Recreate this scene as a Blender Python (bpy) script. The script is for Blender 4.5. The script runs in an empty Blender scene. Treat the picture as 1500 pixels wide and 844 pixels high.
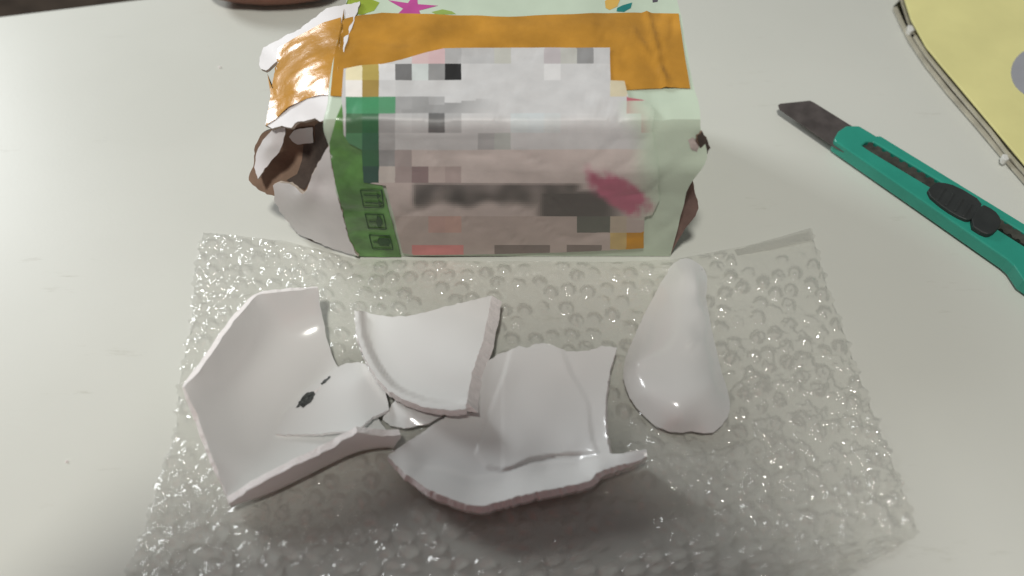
import bpy, bmesh, math, random
import numpy as np
from mathutils import Vector, noise, geometry
from mathutils.bvhtree import BVHTree

S = 0.01                      # everything below is written in centimetres
scene = bpy.context.scene
C = scene.collection
random.seed(4)
RNG = np.random.default_rng(4)

# ------------------------------------------------------------------ camera
TH, DIST, FPX = math.radians(54), 44.0, 1248.0
CAM = Vector((0, -DIST*math.cos(TH), DIST*math.sin(TH)))
FW = Vector((0, math.cos(TH), -math.sin(TH)))
UP = Vector((0, math.sin(TH), math.cos(TH)))
cam = bpy.data.cameras.new('camera')
cam.sensor_width = 36.0
cam.lens = 36.0*FPX/1500.0
cam.clip_start, cam.clip_end = 0.02, 50
cam.dof.use_dof = True
cam.dof.focus_distance = 0.44
cam.dof.aperture_fstop = 4.8
camo = bpy.data.objects.new('camera', cam); C.objects.link(camo)
camo.location = CAM*S
camo.rotation_euler = (math.radians(90)-TH, 0, 0)
scene.camera = camo

# ------------------------------------------------------------------ world and lamps
w = bpy.data.worlds.new('World'); scene.world = w; w.use_nodes = True
bg = w.node_tree.nodes['Background']
bg.inputs[0].default_value = (0.97, 0.98, 1.0, 1); bg.inputs[1].default_value = 0.115

def area(name, loc, target, power, sx, sy, col, shape='RECTANGLE'):
    l = bpy.data.lights.new(name, 'AREA'); l.shape = shape; l.size = sx; l.size_y = sy
    l.energy = power; l.color = col
    o = bpy.data.objects.new(name, l); C.objects.link(o)
    o.location = loc
    o.rotation_euler = (Vector(target)-Vector(loc)).to_track_quat('-Z', 'Y').to_euler()
    return o
area('ceiling_lamp', (-0.15, -0.525, 1.70), (0, 0, 0), 17.5, 0.20, 0.20, (1.0, 0.975, 0.915), 'DISK')
area('window_light', (-1.14, 0.82, 0.68), (-0.2, 0, 0.0), 11, 0.42, 0.42, (0.95, 0.98, 1.0))

scene.view_settings.view_transform = 'Standard'
scene.view_settings.look = 'None'
scene.view_settings.exposure = 0.12
scene.view_settings.gamma = 1.0

# ------------------------------------------------------------------ helpers
def P(px, py, z=0.0):
    """point of the place seen at a pixel of the photograph, at height z (cm)"""
    d = FW + Vector((1, 0, 0))*((px-750)/FPX) - UP*((py-422)/FPX)
    return CAM + d*((z-CAM.z)/d.z)
def ray(px, py):
    return (FW + Vector((1, 0, 0))*((px-750)/FPX) - UP*((py-422)/FPX)).normalized()
def px_of(w):
    v = Vector(w)-CAM; k = v.dot(FW)
    return (750+FPX*v.x/k, 422-FPX*v.dot(UP)/k)
def lin(c):
    return tuple(((v/255)/12.92 if v/255 <= 0.04045 else ((v/255+0.055)/1.055)**2.4) for v in c)

def tag(o, label=None, cat=None, group=None, kind=None):
    if label: o['label'] = label
    if cat: o['category'] = cat
    if group: o['group'] = group
    if kind: o['kind'] = kind
    return o
def empty(name, loc=(0, 0, 0)):
    o = bpy.data.objects.new(name, None); C.objects.link(o)
    o.location = Vector(loc)*S; o.empty_display_size = 0.02
    return o
def link(name, verts, faces, mats, parent=None, smooth=False, mi=None, colors=None):
    me = bpy.data.meshes.new(name)
    off = Vector((0, 0, 0))
    if parent is not None:
        p = parent
        while p is not None:
            off += p.location; p = p.parent
    me.from_pydata([tuple(Vector(v)*S-off) for v in verts], [], faces)
    for m in (mats if isinstance(mats, (list, tuple)) else [mats]):
        me.materials.append(m)
    if mi is not None:
        me.polygons.foreach_set('material_index', mi)
    if smooth is True:
        me.polygons.foreach_set('use_smooth', [True]*len(me.polygons))
    elif smooth:
        me.polygons.foreach_set('use_smooth', smooth)
    if colors is not None:                       # one colour per face
        at = me.color_attributes.new('print', 'FLOAT_COLOR', 'CORNER')
        buf = np.ones((len(me.loops), 4), dtype=np.float32)
        k = 0
        for poly in me.polygons:
            buf[poly.loop_start:poly.loop_start+poly.loop_total, :3] = colors[poly.index]
        at.data.foreach_set('color', buf.ravel())
    me.update()
    o = bpy.data.objects.new(name, me); C.objects.link(o)
    if parent is not None: o.parent = parent
    return o
def bevel(o, width, seg=2, ang=35):
    m = o.modifiers.new('bevel', 'BEVEL'); m.width = width*S; m.segments = seg
    m.limit_method = 'ANGLE'; m.angle_limit = math.radians(ang)
    return o

def inside(pt, poly):
    x, y = pt; r = False; n = len(poly)
    for i in range(n):
        x1, y1 = poly[i][:2]; x2, y2 = poly[(i+1) % n][:2]
        if (y1 > y) != (y2 > y) and x < (x2-x1)*(y-y1)/(y2-y1)+x1: r = not r
    return r
def inside_np(X, Y, poly):
    r = np.zeros(X.shape, bool); n = len(poly)
    for i in range(n):
        x1, y1 = poly[i][:2]; x2, y2 = poly[(i+1) % n][:2]
        if y1 == y2: continue
        c = ((y1 > Y) != (y2 > Y)) & (X < (x2-x1)*(Y-y1)/(y2-y1)+x1)
        r ^= c
    return r
def dist_np(X, Y, poly, closed=True):
    d = np.full(X.shape, 1e9); n = len(poly)
    for i in range(n if closed else n-1):
        x1, y1 = poly[i][:2]; x2, y2 = poly[(i+1) % n][:2]
        L = (x2-x1)**2+(y2-y1)**2+1e-9
        t = np.clip(((X-x1)*(x2-x1)+(Y-y1)*(y2-y1))/L, 0, 1)
        d = np.minimum(d, np.hypot(X-x1-t*(x2-x1), Y-y1-t*(y2-y1)))
    return d
def sstep(a, b, x):
    t = np.clip((x-a)/(b-a), 0, 1); return t*t*(3-2*t)
def densify(poly, step, closed=True):
    out = []; n = len(poly)
    for i in range(n if closed else n-1):
        a = np.array(poly[i], float); b = np.array(poly[(i+1) % n], float)
        k = max(1, int(round(np.hypot(*(b-a)[:2])/step)))
        for j in range(k): out.append(a+(b-a)*j/k)
    if not closed: out.append(np.array(poly[-1], float))
    return out
def chaikin(poly, it=1, closed=True, keep=()):
    for _ in range(it):
        n = len(poly); out = []
        for i in range(n):
            a = np.array(poly[i], float); b = np.array(poly[(i+1) % n], float)
            out += [a*.75+b*.25, a*.25+b*.75]
        poly = out
    return poly
def tri_fill(outline, step, grid0=None, holes=()):
    """constrained triangulation of a 2D outline with an even interior; boundary points come first"""
    pts = [tuple(p[:2]) for p in outline]; n = len(pts)
    edges = [(i, (i+1) % n) for i in range(n)]
    allp = list(pts)
    for h in holes:
        b = len(allp); allp += [tuple(p[:2]) for p in h]
        edges += [(b+i, b+(i+1) % len(h)) for i in range(len(h))]
    nb = len(allp)
    xs = [p[0] for p in pts]; ys = [p[1] for p in pts]
    gx, gy = grid0 if grid0 else (min(xs), min(ys))
    x0 = gx+math.floor((min(xs)-gx)/step)*step; y0 = gy+math.floor((min(ys)-gy)/step)*step
    X, Y = np.meshgrid(np.arange(x0, max(xs)+step, step), np.arange(y0, max(ys)+step, step))
    ok = inside_np(X, Y, pts) & (dist_np(X, Y, pts) > step*0.35)
    for h in holes: ok &= ~inside_np(X, Y, h) & (dist_np(X, Y, h) > step*0.35)
    allp += list(zip(X[ok], Y[ok]))
    v, e, f, ov, oe, of = geometry.delaunay_2d_cdt([Vector(p) for p in allp], edges, [], 1, 1e-5)
    vv = np.array([(a.x, a.y) for a in v])
    tris = []
    for t in f:
        c = vv[list(t)].mean(0)
        if inside(c, pts) and not any(inside(c, h) for h in holes): tris.append(tuple(t))
    return vv, tris
def rbf(ctrl):
    c = np.array(ctrl, float); xy = c[:, :2]/100.0; z = c[:, 2]
    def k(r): return np.where(r > 1e-9, r*r*np.log(np.maximum(r, 1e-9)), 0)
    n = len(c); D = np.hypot(xy[:, None, 0]-xy[None, :, 0], xy[:, None, 1]-xy[None, :, 1])
    A = np.zeros((n+3, n+3)); A[:n, :n] = k(D)+np.eye(n)*1e-3
    A[:n, n] = 1; A[:n, n+1:] = xy; A[n, :n] = 1; A[n+1:, :n] = xy.T
    sol = np.linalg.solve(A, np.concatenate([z, [0, 0, 0]]))
    def f(X, Y):
        X = np.asarray(X)/100.0; Y = np.asarray(Y)/100.0
        r = np.hypot(X[..., None]-xy[:, 0], Y[..., None]-xy[:, 1])
        return k(r)@sol[:n]+sol[n]+sol[n+1]*X+sol[n+2]*Y
    return f
def Pn(X, Y, Z):
    X = np.asarray(X, float); Y = np.asarray(Y, float); Z = np.asarray(Z, float)
    d = np.array(FW)[None]+np.outer((X-750)/FPX, [1, 0, 0])-np.outer((Y-422)/FPX, np.array(UP))
    return np.array(CAM)[None]+d*((Z-CAM.z)/d[:, 2])[:, None]
def tri_normals(V, F):
    N = np.zeros_like(V); F = np.array(F)
    n = np.cross(V[F[:, 1]]-V[F[:, 0]], V[F[:, 2]]-V[F[:, 0]])
    for i in range(F.shape[1]): np.add.at(N, F[:, i], n)
    N /= np.linalg.norm(N, axis=1)[:, None]+1e-12
    return N
def boundary_edges(F):
    cnt = {}
    for f in F:
        for i in range(len(f)):
            a, b = f[i], f[(i+1) % len(f)]
            cnt[(a, b)] = 1
    return [(a, b) for (a, b) in cnt if (b, a) not in cnt]
def thicken(name, V, F, t, mats, parent=None, rag=0.0, zmin=None, flare=None, two_band=False):
    """close a surface into a plate: V/F seen face, plate grows away from it; broken edge faces take mats[1]"""
    V = np.array(V, float)
    N = tri_normals(V, F)
    if np.mean(np.einsum('ij,ij->i', N, np.array(CAM)-V)) < 0:
        F = [tuple(reversed(f)) for f in F]; N = -N
    be = boundary_edges(F)
    bset = sorted({a for e in be for a in e})
    Bv = V - N*t
    if rag:
        for i in bset:
            j = RNG.normal(0, rag, 3); Bv[i] += j
            V[i] += RNG.normal(0, rag*0.45, 3)
    B0 = Bv.copy()
    if flare is not None:
        for i in bset: Bv[i] += flare(i, V[i])
    if zmin is not None: Bv[:, 2] = np.maximum(Bv[:, 2], zmin)
    n = len(V); verts = list(map(tuple, V))+list(map(tuple, Bv))
    faces = [tuple(f) for f in F]+[tuple(n+i for i in reversed(f)) for f in F]
    mi = [0]*len(F)+[0]*len(F); sm = [True]*(2*len(F))
    # broken edge gets its own vertices (sharp rim) with a wavering middle line
    idx = {}
    for i in bset:
        idx[i] = len(verts)
        big = np.linalg.norm(Bv[i]-B0[i]) > .12 and two_band
        mid = (B0[i] if big else V[i]*0.5+Bv[i]*0.5)+(RNG.normal(0, rag*0.6, 3) if rag else 0)
        verts += [tuple(V[i]), tuple(mid), tuple(Bv[i])]
    for a, b in be:
        for k in (0, 1):
            big = k == 1 and two_band and np.linalg.norm(Bv[a]-B0[a]) > .12
            faces.append((idx[b]+k, idx[a]+k, idx[a]+k+1, idx[b]+k+1)); mi.append(0 if big else min(1, len(mats)-1)); sm.append(bool(rag == 0))
    return link(name, verts, faces, mats, parent, sm, mi)
def shard(name, outline, ctrl, t, mats, parent=None, step=6, rag=0.012, relief=None, zmin=0.12, flare=None, bstep=5, jit=0.5, two_band=False):
    ol = densify(outline, bstep)
    ol = [np.array([p[0]+RNG.normal(0, jit), p[1]+RNG.normal(0, jit), p[2]]) for p in ol]
    f = rbf(list(outline)+list(ctrl))
    vv, tris = tri_fill(ol, step)
    Z = f(vv[:, 0], vv[:, 1])
    if relief is not None: Z = Z+relief(vv[:, 0], vv[:, 1])
    V = Pn(vv[:, 0], vv[:, 1], Z)
    fl = (lambda i, p: np.array(flare(vv[i, 0], vv[i, 1]))) if flare else None
    return thicken(name, V, tris, t, mats, parent, rag, zmin, fl, two_band)
def patch(ctrl, sub):
    """bilinear patch of control points (px, py, z) refined; returns grid (world), faces"""
    c = np.array(ctrl, float); R, K = c.shape[:2]
    W = Pn(c[..., 0].ravel(), c[..., 1].ravel(), c[..., 2].ravel()).reshape(R, K, 3)
    r = np.linspace(0, R-1, (R-1)*sub+1); k = np.linspace(0, K-1, (K-1)*sub+1)
    ri = np.minimum(r.astype(int), R-2); ki = np.minimum(k.astype(int), K-2)
    fr = (r-ri)[:, None, None]; fk = (k-ki)[None, :, None]
    G = (W[ri][:, ki]*(1-fr)*(1-fk)+W[ri+1][:, ki]*fr*(1-fk)+W[ri][:, ki+1]*(1-fr)*fk+W[ri+1][:, ki+1]*fr*fk)
    return G
def smooth_grid(G, it):
    for _ in range(it):
        A = G.copy()
        A[1:-1, 1:-1] = (G[:-2, 1:-1]+G[2:, 1:-1]+G[1:-1, :-2]+G[1:-1, 2:])/4
        A[0, 1:-1] = G[0, 1:-1]*.8+(G[0, :-2]+G[0, 2:])*.1
        A[-1, 1:-1] = G[-1, 1:-1]*.8+(G[-1, :-2]+G[-1, 2:])*.1
        A[1:-1, 0] = G[1:-1, 0]*.8+(G[:-2, 0]+G[2:, 0])*.1
        A[1:-1, -1] = G[1:-1, -1]*.8+(G[:-2, -1]+G[2:, -1])*.1
        G = A
    return G
def grid_faces(R, K):
    return [(i*K+j, i*K+j+1, (i+1)*K+j+1, (i+1)*K+j) for i in range(R-1) for j in range(K-1)]
def prism(name, pts, z0, z1, mats, parent=None, holes=(), bev=0.0, inset=0.0, flat=False):
    """upright plate between heights z0 and z1 over an outline traced at height z1 (world xy)"""
    ol = [P(p[0], p[1], z1) for p in pts]; hs = [[P(p[0], p[1], z1) for p in h] for h in holes]
    vv, tris = tri_fill([(p.x, p.y) for p in ol], 1e3, holes=[[(p.x, p.y) for p in h] for h in hs])
    ar = lambda t: np.cross(vv[t[1]]-vv[t[0]], vv[t[2]]-vv[t[0]])
    tris = [t if ar(t) > 0 else tuple(reversed(t)) for t in tris]
    n = len(vv)
    verts = [(x, y, z1) for x, y in vv]+[(x, y, z0) for x, y in vv]
    faces = list(tris)+[tuple(n+i for i in reversed(t)) for t in tris]
    for a, b in boundary_edges(tris): faces.append((b, a, a+n, b+n))
    bm = bmesh.new()
    bv = [bm.verts.new(v) for v in verts]
    for f in faces: bm.faces.new([bv[i] for i in f])
    bmesh.ops.dissolve_limit(bm, angle_limit=0.01, verts=bm.verts, edges=bm.edges)
    bm.verts.ensure_lookup_table(); bm.verts.index_update()
    o = link(name, [v.co[:] for v in bm.verts], [[v.index for v in f.verts] for f in bm.faces], mats, parent)
    bm.free()
    if bev: bevel(o, bev, 3)
    return o
def bvh_of(o):
    dg = bpy.context.evaluated_depsgraph_get(); dg.update()
    bm = bmesh.new(); bm.from_mesh(o.data)
    off = o.location.copy(); p = o.parent
    while p is not None: off += p.location; p = p.parent
    for v in bm.verts: v.co = (v.co+off)/S
    bm.normal_update()
    t = BVHTree.FromBMesh(bm); bm.free(); return t
def drape(name, outline, tree, off, mat, parent, step=8, colf=None, grid0=None, wav=None, bstep=None, edge=0.0):
    """thin sheet (tape, paper, print) laid over a built surface"""
    ol = densify(outline, bstep or step)
    if edge: ol = [p+RNG.normal(0, edge, len(p)) for p in ol]
    vv, tris = tri_fill(ol, step, grid0)
    V = []; bad = set()
    for i, (x, y) in enumerate(vv):
        hit, nrm, fi, ds = tree.ray_cast(CAM, ray(x, y))
        if hit is None or (V and False):
            hit, nrm, fi, ds = tree.find_nearest(CAM+ray(x, y)*46)
        r = ray(x, y)
        nn = nrm if nrm.dot(r) < 0 else -nrm
        h = off+(wav(x, y, hit) if wav else 0)
        V.append(hit+nn*h)
    V = np.array([tuple(a) for a in V])
    N = tri_normals(V, tris)
    if np.mean(np.einsum('ij,ij->i', N, np.array(CAM)-V)) < 0: tris = [tuple(reversed(t)) for t in tris]
    cols = None
    if colf is not None:
        cols = []
        for t in tris:
            cx, cy = vv[list(t)].mean(0)
            if grid0: cx = grid0[0]+(math.floor((cx-grid0[0])/step)+.5)*step; cy = grid0[1]+(math.floor((cy-grid0[1])/step)+.5)*step
            cols.append(colf(cx, cy))
    return link(name, V, tris, mat, parent, True, None, cols)

# ------------------------------------------------------------------ materials
def nodes(name):
    m = bpy.data.materials.new(name); m.use_nodes = True
    nt = m.node_tree; b = nt.nodes['Principled BSDF']
    return m, nt, b
def mat(name, col, rough=0.5, var=0.06, scale=60, bump=0.0, bscale=200, spec=0.5, coat=0.0, coat_r=0.1, sss=0.0, trans=0.0, stretch=None, metal=0.0):
    m, nt, b = nodes(name)
    tc = nt.nodes.new('ShaderNodeTexCoord'); src = tc.outputs['Object']
    if stretch:
        mp = nt.nodes.new('ShaderNodeMapping'); mp.inputs['Scale'].default_value = stretch
        nt.links.new(src, mp.inputs[0]); src = mp.outputs[0]
    n = nt.nodes.new('ShaderNodeTexNoise'); n.inputs['Scale'].default_value = scale; n.inputs['Detail'].default_value = 5
    nt.links.new(src, n.inputs['Vector'])
    r = nt.nodes.new('ShaderNodeValToRGB')
    r.color_ramp.elements[0].position = .3; r.color_ramp.elements[1].position = .7
    r.color_ramp.elements[0].color = tuple(max(0, c*(1-var)) for c in col)+(1,)
    r.color_ramp.elements[1].color = tuple(min(1, c*(1+var)) for c in col)+(1,)
    nt.links.new(n.outputs['Fac'], r.inputs[0]); nt.links.new(r.outputs[0], b.inputs['Base Color'])
    b.inputs['Roughness'].default_value = rough; b.inputs['Specular IOR Level'].default_value = spec
    b.inputs['Coat Weight'].default_value = coat; b.inputs['Coat Roughness'].default_value = coat_r
    b.inputs['Metallic'].default_value = metal
    if sss:
        b.inputs['Subsurface Weight'].default_value = sss; b.inputs['Subsurface Radius'].default_value = (.004, .003, .002)
    if bump:
        n2 = nt.nodes.new('ShaderNodeTexNoise'); n2.inputs['Scale'].default_value = bscale; n2.inputs['Detail'].default_value = 4
        nt.links.new(src, n2.inputs['Vector'])
        bp = nt.nodes.new('ShaderNodeBump'); bp.inputs['Strength'].default_value = bump; bp.inputs['Distance'].default_value = 0.001
        nt.links.new(n2.outputs['Fac'], bp.inputs['Height']); nt.links.new(bp.outputs[0], b.inputs['Normal'])
    return m
def mat_print(name, rough=0.5, coat=0.0):
    m, nt, b = nodes(name)
    a = nt.nodes.new('ShaderNodeVertexColor'); a.layer_name = 'print'
    tc = nt.nodes.new('ShaderNodeTexCoord')
    n = nt.nodes.new('ShaderNodeTexNoise'); n.inputs['Scale'].default_value = 130; n.inputs['Detail'].default_value = 6
    nt.links.new(tc.outputs['Object'], n.inputs['Vector'])
    mr = nt.nodes.new('ShaderNodeMapRange'); mr.inputs[1].default_value = .3; mr.inputs[2].default_value = .7
    mr.inputs[3].default_value = .93; mr.inputs[4].default_value = 1.04
    nt.links.new(n.outputs['Fac'], mr.inputs[0])
    mx = nt.nodes.new('ShaderNodeVectorMath'); mx.operation = 'SCALE'
    nt.links.new(a.outputs[0], mx.inputs[0]); nt.links.new(mr.outputs[0], mx.inputs['Scale'])
    nt.links.new(mx.outputs[0], b.inputs['Base Color'])
    b.inputs['Roughness'].default_value = rough; b.inputs['Coat Weight'].default_value = coat
    return m

M = {}
def make_table():
    m, nt, b = nodes('table_laminate')
    tc = nt.nodes.new('ShaderNodeTexCoord')
    n = nt.nodes.new('ShaderNodeTexNoise'); n.inputs['Scale'].default_value = 7; n.inputs['Detail'].default_value = 4
    nt.links.new(tc.outputs['Object'], n.inputs['Vector'])
    r = nt.nodes.new('ShaderNodeValToRGB')
    r.color_ramp.elements[0].position = .35; r.color_ramp.elements[1].position = .65
    r.color_ramp.elements[0].color = (.615, .625, .57, 1); r.color_ramp.elements[1].color = (.65, .66, .605, 1)
    nt.links.new(n.outputs['Fac'], r.inputs[0])
    # faint scuffs: thin stretched noise
    mp = nt.nodes.new('ShaderNodeMapping'); mp.inputs['Scale'].default_value = (6, 34, 1); mp.inputs['Rotation'].default_value = (0, 0, -.45)
    nt.links.new(tc.outputs['Object'], mp.inputs[0])
    n2 = nt.nodes.new('ShaderNodeTexNoise'); n2.inputs['Scale'].default_value = 3.2; n2.inputs['Detail'].default_value = 7; n2.inputs['Roughness'].default_value = .7
    nt.links.new(mp.outputs[0], n2.inputs['Vector'])
    r2 = nt.nodes.new('ShaderNodeValToRGB'); r2.color_ramp.elements[0].position = .63; r2.color_ramp.elements[1].position = .78
    r2.color_ramp.elements[0].color = (1, 1, 1, 1); r2.color_ramp.elements[1].color = (.78, .77, .73, 1)
    nt.links.new(n2.outputs['Fac'], r2.inputs[0])
    mx = nt.nodes.new('ShaderNodeMix'); mx.data_type = 'RGBA'; mx.blend_type = 'MULTIPLY'; mx.inputs[0].default_value = 1
    nt.links.new(r.outputs[0], mx.inputs[6]); nt.links.new(r2.outputs[0], mx.inputs[7])
    nt.links.new(mx.outputs[2], b.inputs['Base Color'])
    b.inputs['Roughness'].default_value = .38; b.inputs['Specular IOR Level'].default_value = .35
    n3 = nt.nodes.new('ShaderNodeTexNoise'); n3.inputs['Scale'].default_value = 420; n3.inputs['Detail'].default_value = 2
    nt.links.new(tc.outputs['Object'], n3.inputs['Vector'])
    bp = nt.nodes.new('ShaderNodeBump'); bp.inputs['Strength'].default_value = .06; bp.inputs['Distance'].default_value = .0005
    nt.links.new(n3.outputs['Fac'], bp.inputs['Height']); nt.links.new(bp.outputs[0], b.inputs['Normal'])
    return m
def make_wrap():
    m = bpy.data.materials.new('bubble_film'); m.use_nodes = True; nt = m.node_tree
    nt.nodes.remove(nt.nodes['Principled BSDF']); out = nt.nodes['Material Output']
    tr = nt.nodes.new('ShaderNodeBsdfTransparent'); tr.inputs[0].default_value = (.982, .98, .974, 1)
    gl = nt.nodes.new('ShaderNodeBsdfGlossy'); gl.inputs['Roughness'].default_value = .03; gl.inputs[0].default_value = (1, 1, 1, 1)
    df = nt.nodes.new('ShaderNodeBsdfDiffuse'); df.inputs[0].default_value = (.8, .8, .8, 1)
    fr = nt.nodes.new('ShaderNodeFresnel'); fr.inputs[0].default_value = 1.5
    tc = nt.nodes.new('ShaderNodeTexCoord')
    n = nt.nodes.new('ShaderNodeTexNoise'); n.inputs['Scale'].default_value = 260; n.inputs['Detail'].default_value = 3
    nt.links.new(tc.outputs['Object'], n.inputs['Vector'])
    vo = nt.nodes.new('ShaderNodeTexVoronoi'); vo.inputs['Scale'].default_value = 330
    nt.links.new(tc.outputs['Object'], vo.inputs['Vector'])
    ad = nt.nodes.new('ShaderNodeMath'); ad.operation = 'MULTIPLY_ADD'; ad.inputs[1].default_value = .8
    nt.links.new(vo.outputs['Distance'], ad.inputs[0]); nt.links.new(n.outputs['Fac'], ad.inputs[2])
    bp = nt.nodes.new('ShaderNodeBump'); bp.inputs['Strength'].default_value = .55; bp.inputs['Distance'].default_value = .001
    nt.links.new(ad.outputs[0], bp.inputs['Height'])
    nt.links.new(bp.outputs[0], gl.inputs['Normal'])
    mu = nt.nodes.new('ShaderNodeMath'); mu.operation = 'MULTIPLY_ADD'; mu.inputs[1].default_value = 1.5; mu.inputs[2].default_value = .0
    mu.use_clamp = True
    mn = nt.nodes.new('ShaderNodeMath'); mn.operation = 'MINIMUM'; mn.inputs[1].default_value = .30; nt.links.new(mu.outputs[0], mn.inputs[0])
    nt.links.new(fr.outputs[0], mu.inputs[0])
    m1 = nt.nodes.new('ShaderNodeMixShader'); m1.inputs[0].default_value = .03
    nt.links.new(tr.outputs[0], m1.inputs[1]); nt.links.new(df.outputs[0], m1.inputs[2])
    m2 = nt.nodes.new('ShaderNodeMixShader')
    nt.links.new(mn.outputs[0], m2.inputs[0]); nt.links.new(m1.outputs[0], m2.inputs[1]); nt.links.new(gl.outputs[0], m2.inputs[2])
    nt.links.new(m2.outputs[0], out.inputs[0])
    return m
def make_clear(name, col=(.80, .79, .72), rough=.12):
    m = bpy.data.materials.new(name); m.use_nodes = True; nt = m.node_tree
    nt.nodes.remove(nt.nodes['Principled BSDF']); out = nt.nodes['Material Output']
    tr = nt.nodes.new('ShaderNodeBsdfTransparent'); tr.inputs[0].default_value = col+(1,)
    gl = nt.nodes.new('ShaderNodeBsdfGlossy'); gl.inputs['Roughness'].default_value = rough
    fr = nt.nodes.new('ShaderNodeFresnel'); fr.inputs[0].default_value = 1.5
    m2 = nt.nodes.new('ShaderNodeMixShader'); nt.links.new(fr.outputs[0], m2.inputs[0])
    nt.links.new(tr.outputs[0], m2.inputs[1]); nt.links.new(gl.outputs[0], m2.inputs[2]); nt.links.new(m2.outputs[0], out.inputs[0])
    return m
M['table'] = make_table()
M['wrap'] = make_wrap()
M['clear'] = make_clear('sleeve_plastic')
M['floor'] = mat('floor_brown', (.10, .075, .055), .7, .35, 30, .3, 60)
M['metal_leg'] = mat('leg_steel', (.35, .35, .35), .4, metal=.6)
M['glaze'] = mat('porcelain_glaze', (.80, .805, .785), .17, .02, 25, .03, 120, .5, coat=.5, coat_r=.05, sss=0)
M['biscuit'] = mat('porcelain_broken_edge', (.88, .84, .82), .7, .05, 300, .35, 900)
M['mark'] = mat('dark_glaze_mark', (.055, .06, .055), .35, .9, 900)
M['card_green'] = mat('box_printed_card', (.56, .66, .53), .42, .05, 40, .12, 90)
M['card_brown'] = mat('box_inner_card', (.25, .165, .115), .85, .18, 90, .3, 300)
M['card_white'] = mat('white_card', (.73, .71, .71), .5, .04, 60, .15, 120)
M['card_edge'] = mat('card_cut_edge', (.42, .36, .30), .85, .2, 200, .3, 400)
M['scuff'] = mat('scuffed_card', (.50, .43, .40), .8, .35, 250, .3, 300)
M['end_shade'] = mat('end_shade_card', (.20, .13, .11), .8, .2, 120, .2, 300)  # brown of the shadow beside the box's right end
M['card_and_shade'] = mat('dark_card_and_shade', (.075, .055, .045), .9, .3, 120, .4, 300)  # dark card edges, also painted shade in the torn end and corner
M['tape'] = mat('orange_packing_tape', (.52, .255, .035), .24, .2, 45, .5, 110, .5, coat=.3, coat_r=.06)
M['tape_green'] = mat('green_print_strip', (.13, .30, .085), .32, .38, 70, .2, 120, .5, coat=.2)
M['ink'] = mat('dark_green_ink', (.025, .075, .025), .4, .2, 200)
M['label'] = mat_print('label_print', .45)
M['print'] = mat_print('box_print', .45)
M['teal'] = mat('teal_plastic', (.028, .30, .22), .3, .07, 60, .08, 300, .5)
M['blade'] = mat('blade_steel', (.115, .10, .095), .42, .25, 120, .12, 300, .5, stretch=(1, 1, 1), metal=.35)
M['rail'] = mat('rail_dark', (.05, .052, .042), .5, .5, 160, .2, 300)
M['black'] = mat('slider_plastic', (.026, .030, .029), .55, .2, 90, .1, 300)
M['yellow'] = mat('yellow_card', (.78, .74, .33), .5, .07, 25, .12, 70)
M['grey'] = mat('grey_patch', (.36, .37, .40), .5, .06, 50)
M['strip'] = mat('sleeve_edge', (.43, .41, .33), .3, .18, 90, coat=.3)
M['white'] = mat('white_glint', (.70, .70, .66), .2, .03, coat=.5)  # flat white for the glints on the sleeve
M['rounded_object'] = mat('reddish_brown_matte', (.20, .085, .055), .65, .25, 40, .3, 160)

# ------------------------------------------------------------------ the place: floor and table
link('floor', [(-400, -400, -75), (400, -400, -75), (400, 400, -75), (-400, 400, -75)], [(0, 1, 2, 3)], M['floor'])
tag(C.objects['floor'], kind='structure')
pa, pb = P(0, 22), P(180, 0)
dirx = (pb-pa).normalized()
e0 = pa-dirx*45; e1 = pa+dirx*125
near0 = e0+Vector((-8, 0, 0)); near0.y = -42; near1 = e1.copy(); near1.y = -42
tb = empty('table', (20, -8, -75))
tag(tb, 'white table with a glossy scuffed top under the parcel and broken porcelain', 'table')
tt = [near0, near1, e1, e0]
vt = [(p.x, p.y, 0) for p in tt]+[(p.x, p.y, -2.5) for p in tt]
o = link('tabletop', vt, [(0, 1, 2, 3), (7, 6, 5, 4), (0, 4, 5, 1), (1, 5, 6, 2), (2, 6, 7, 3), (3, 7, 4, 0)], M['table'], tb)
bevel(o, .35, 3)
for p in tt:
    c = Vector((20, -8, 0)); q = p+(c-p)*.1
    vs = []
    for z in (-2.6, -75):
        for dx, dy in ((-2, -2), (2, -2), (2, 2), (-2, 2)): vs.append((q.x+dx, q.y+dy, z))
    bevel(link('leg', vs, [(3, 2, 1, 0), (4, 5, 6, 7), (0, 1, 5, 4), (1, 2, 6, 5), (2, 3, 7, 6), (3, 0, 4, 7)], M['metal_leg'], tb), .3)

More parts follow.
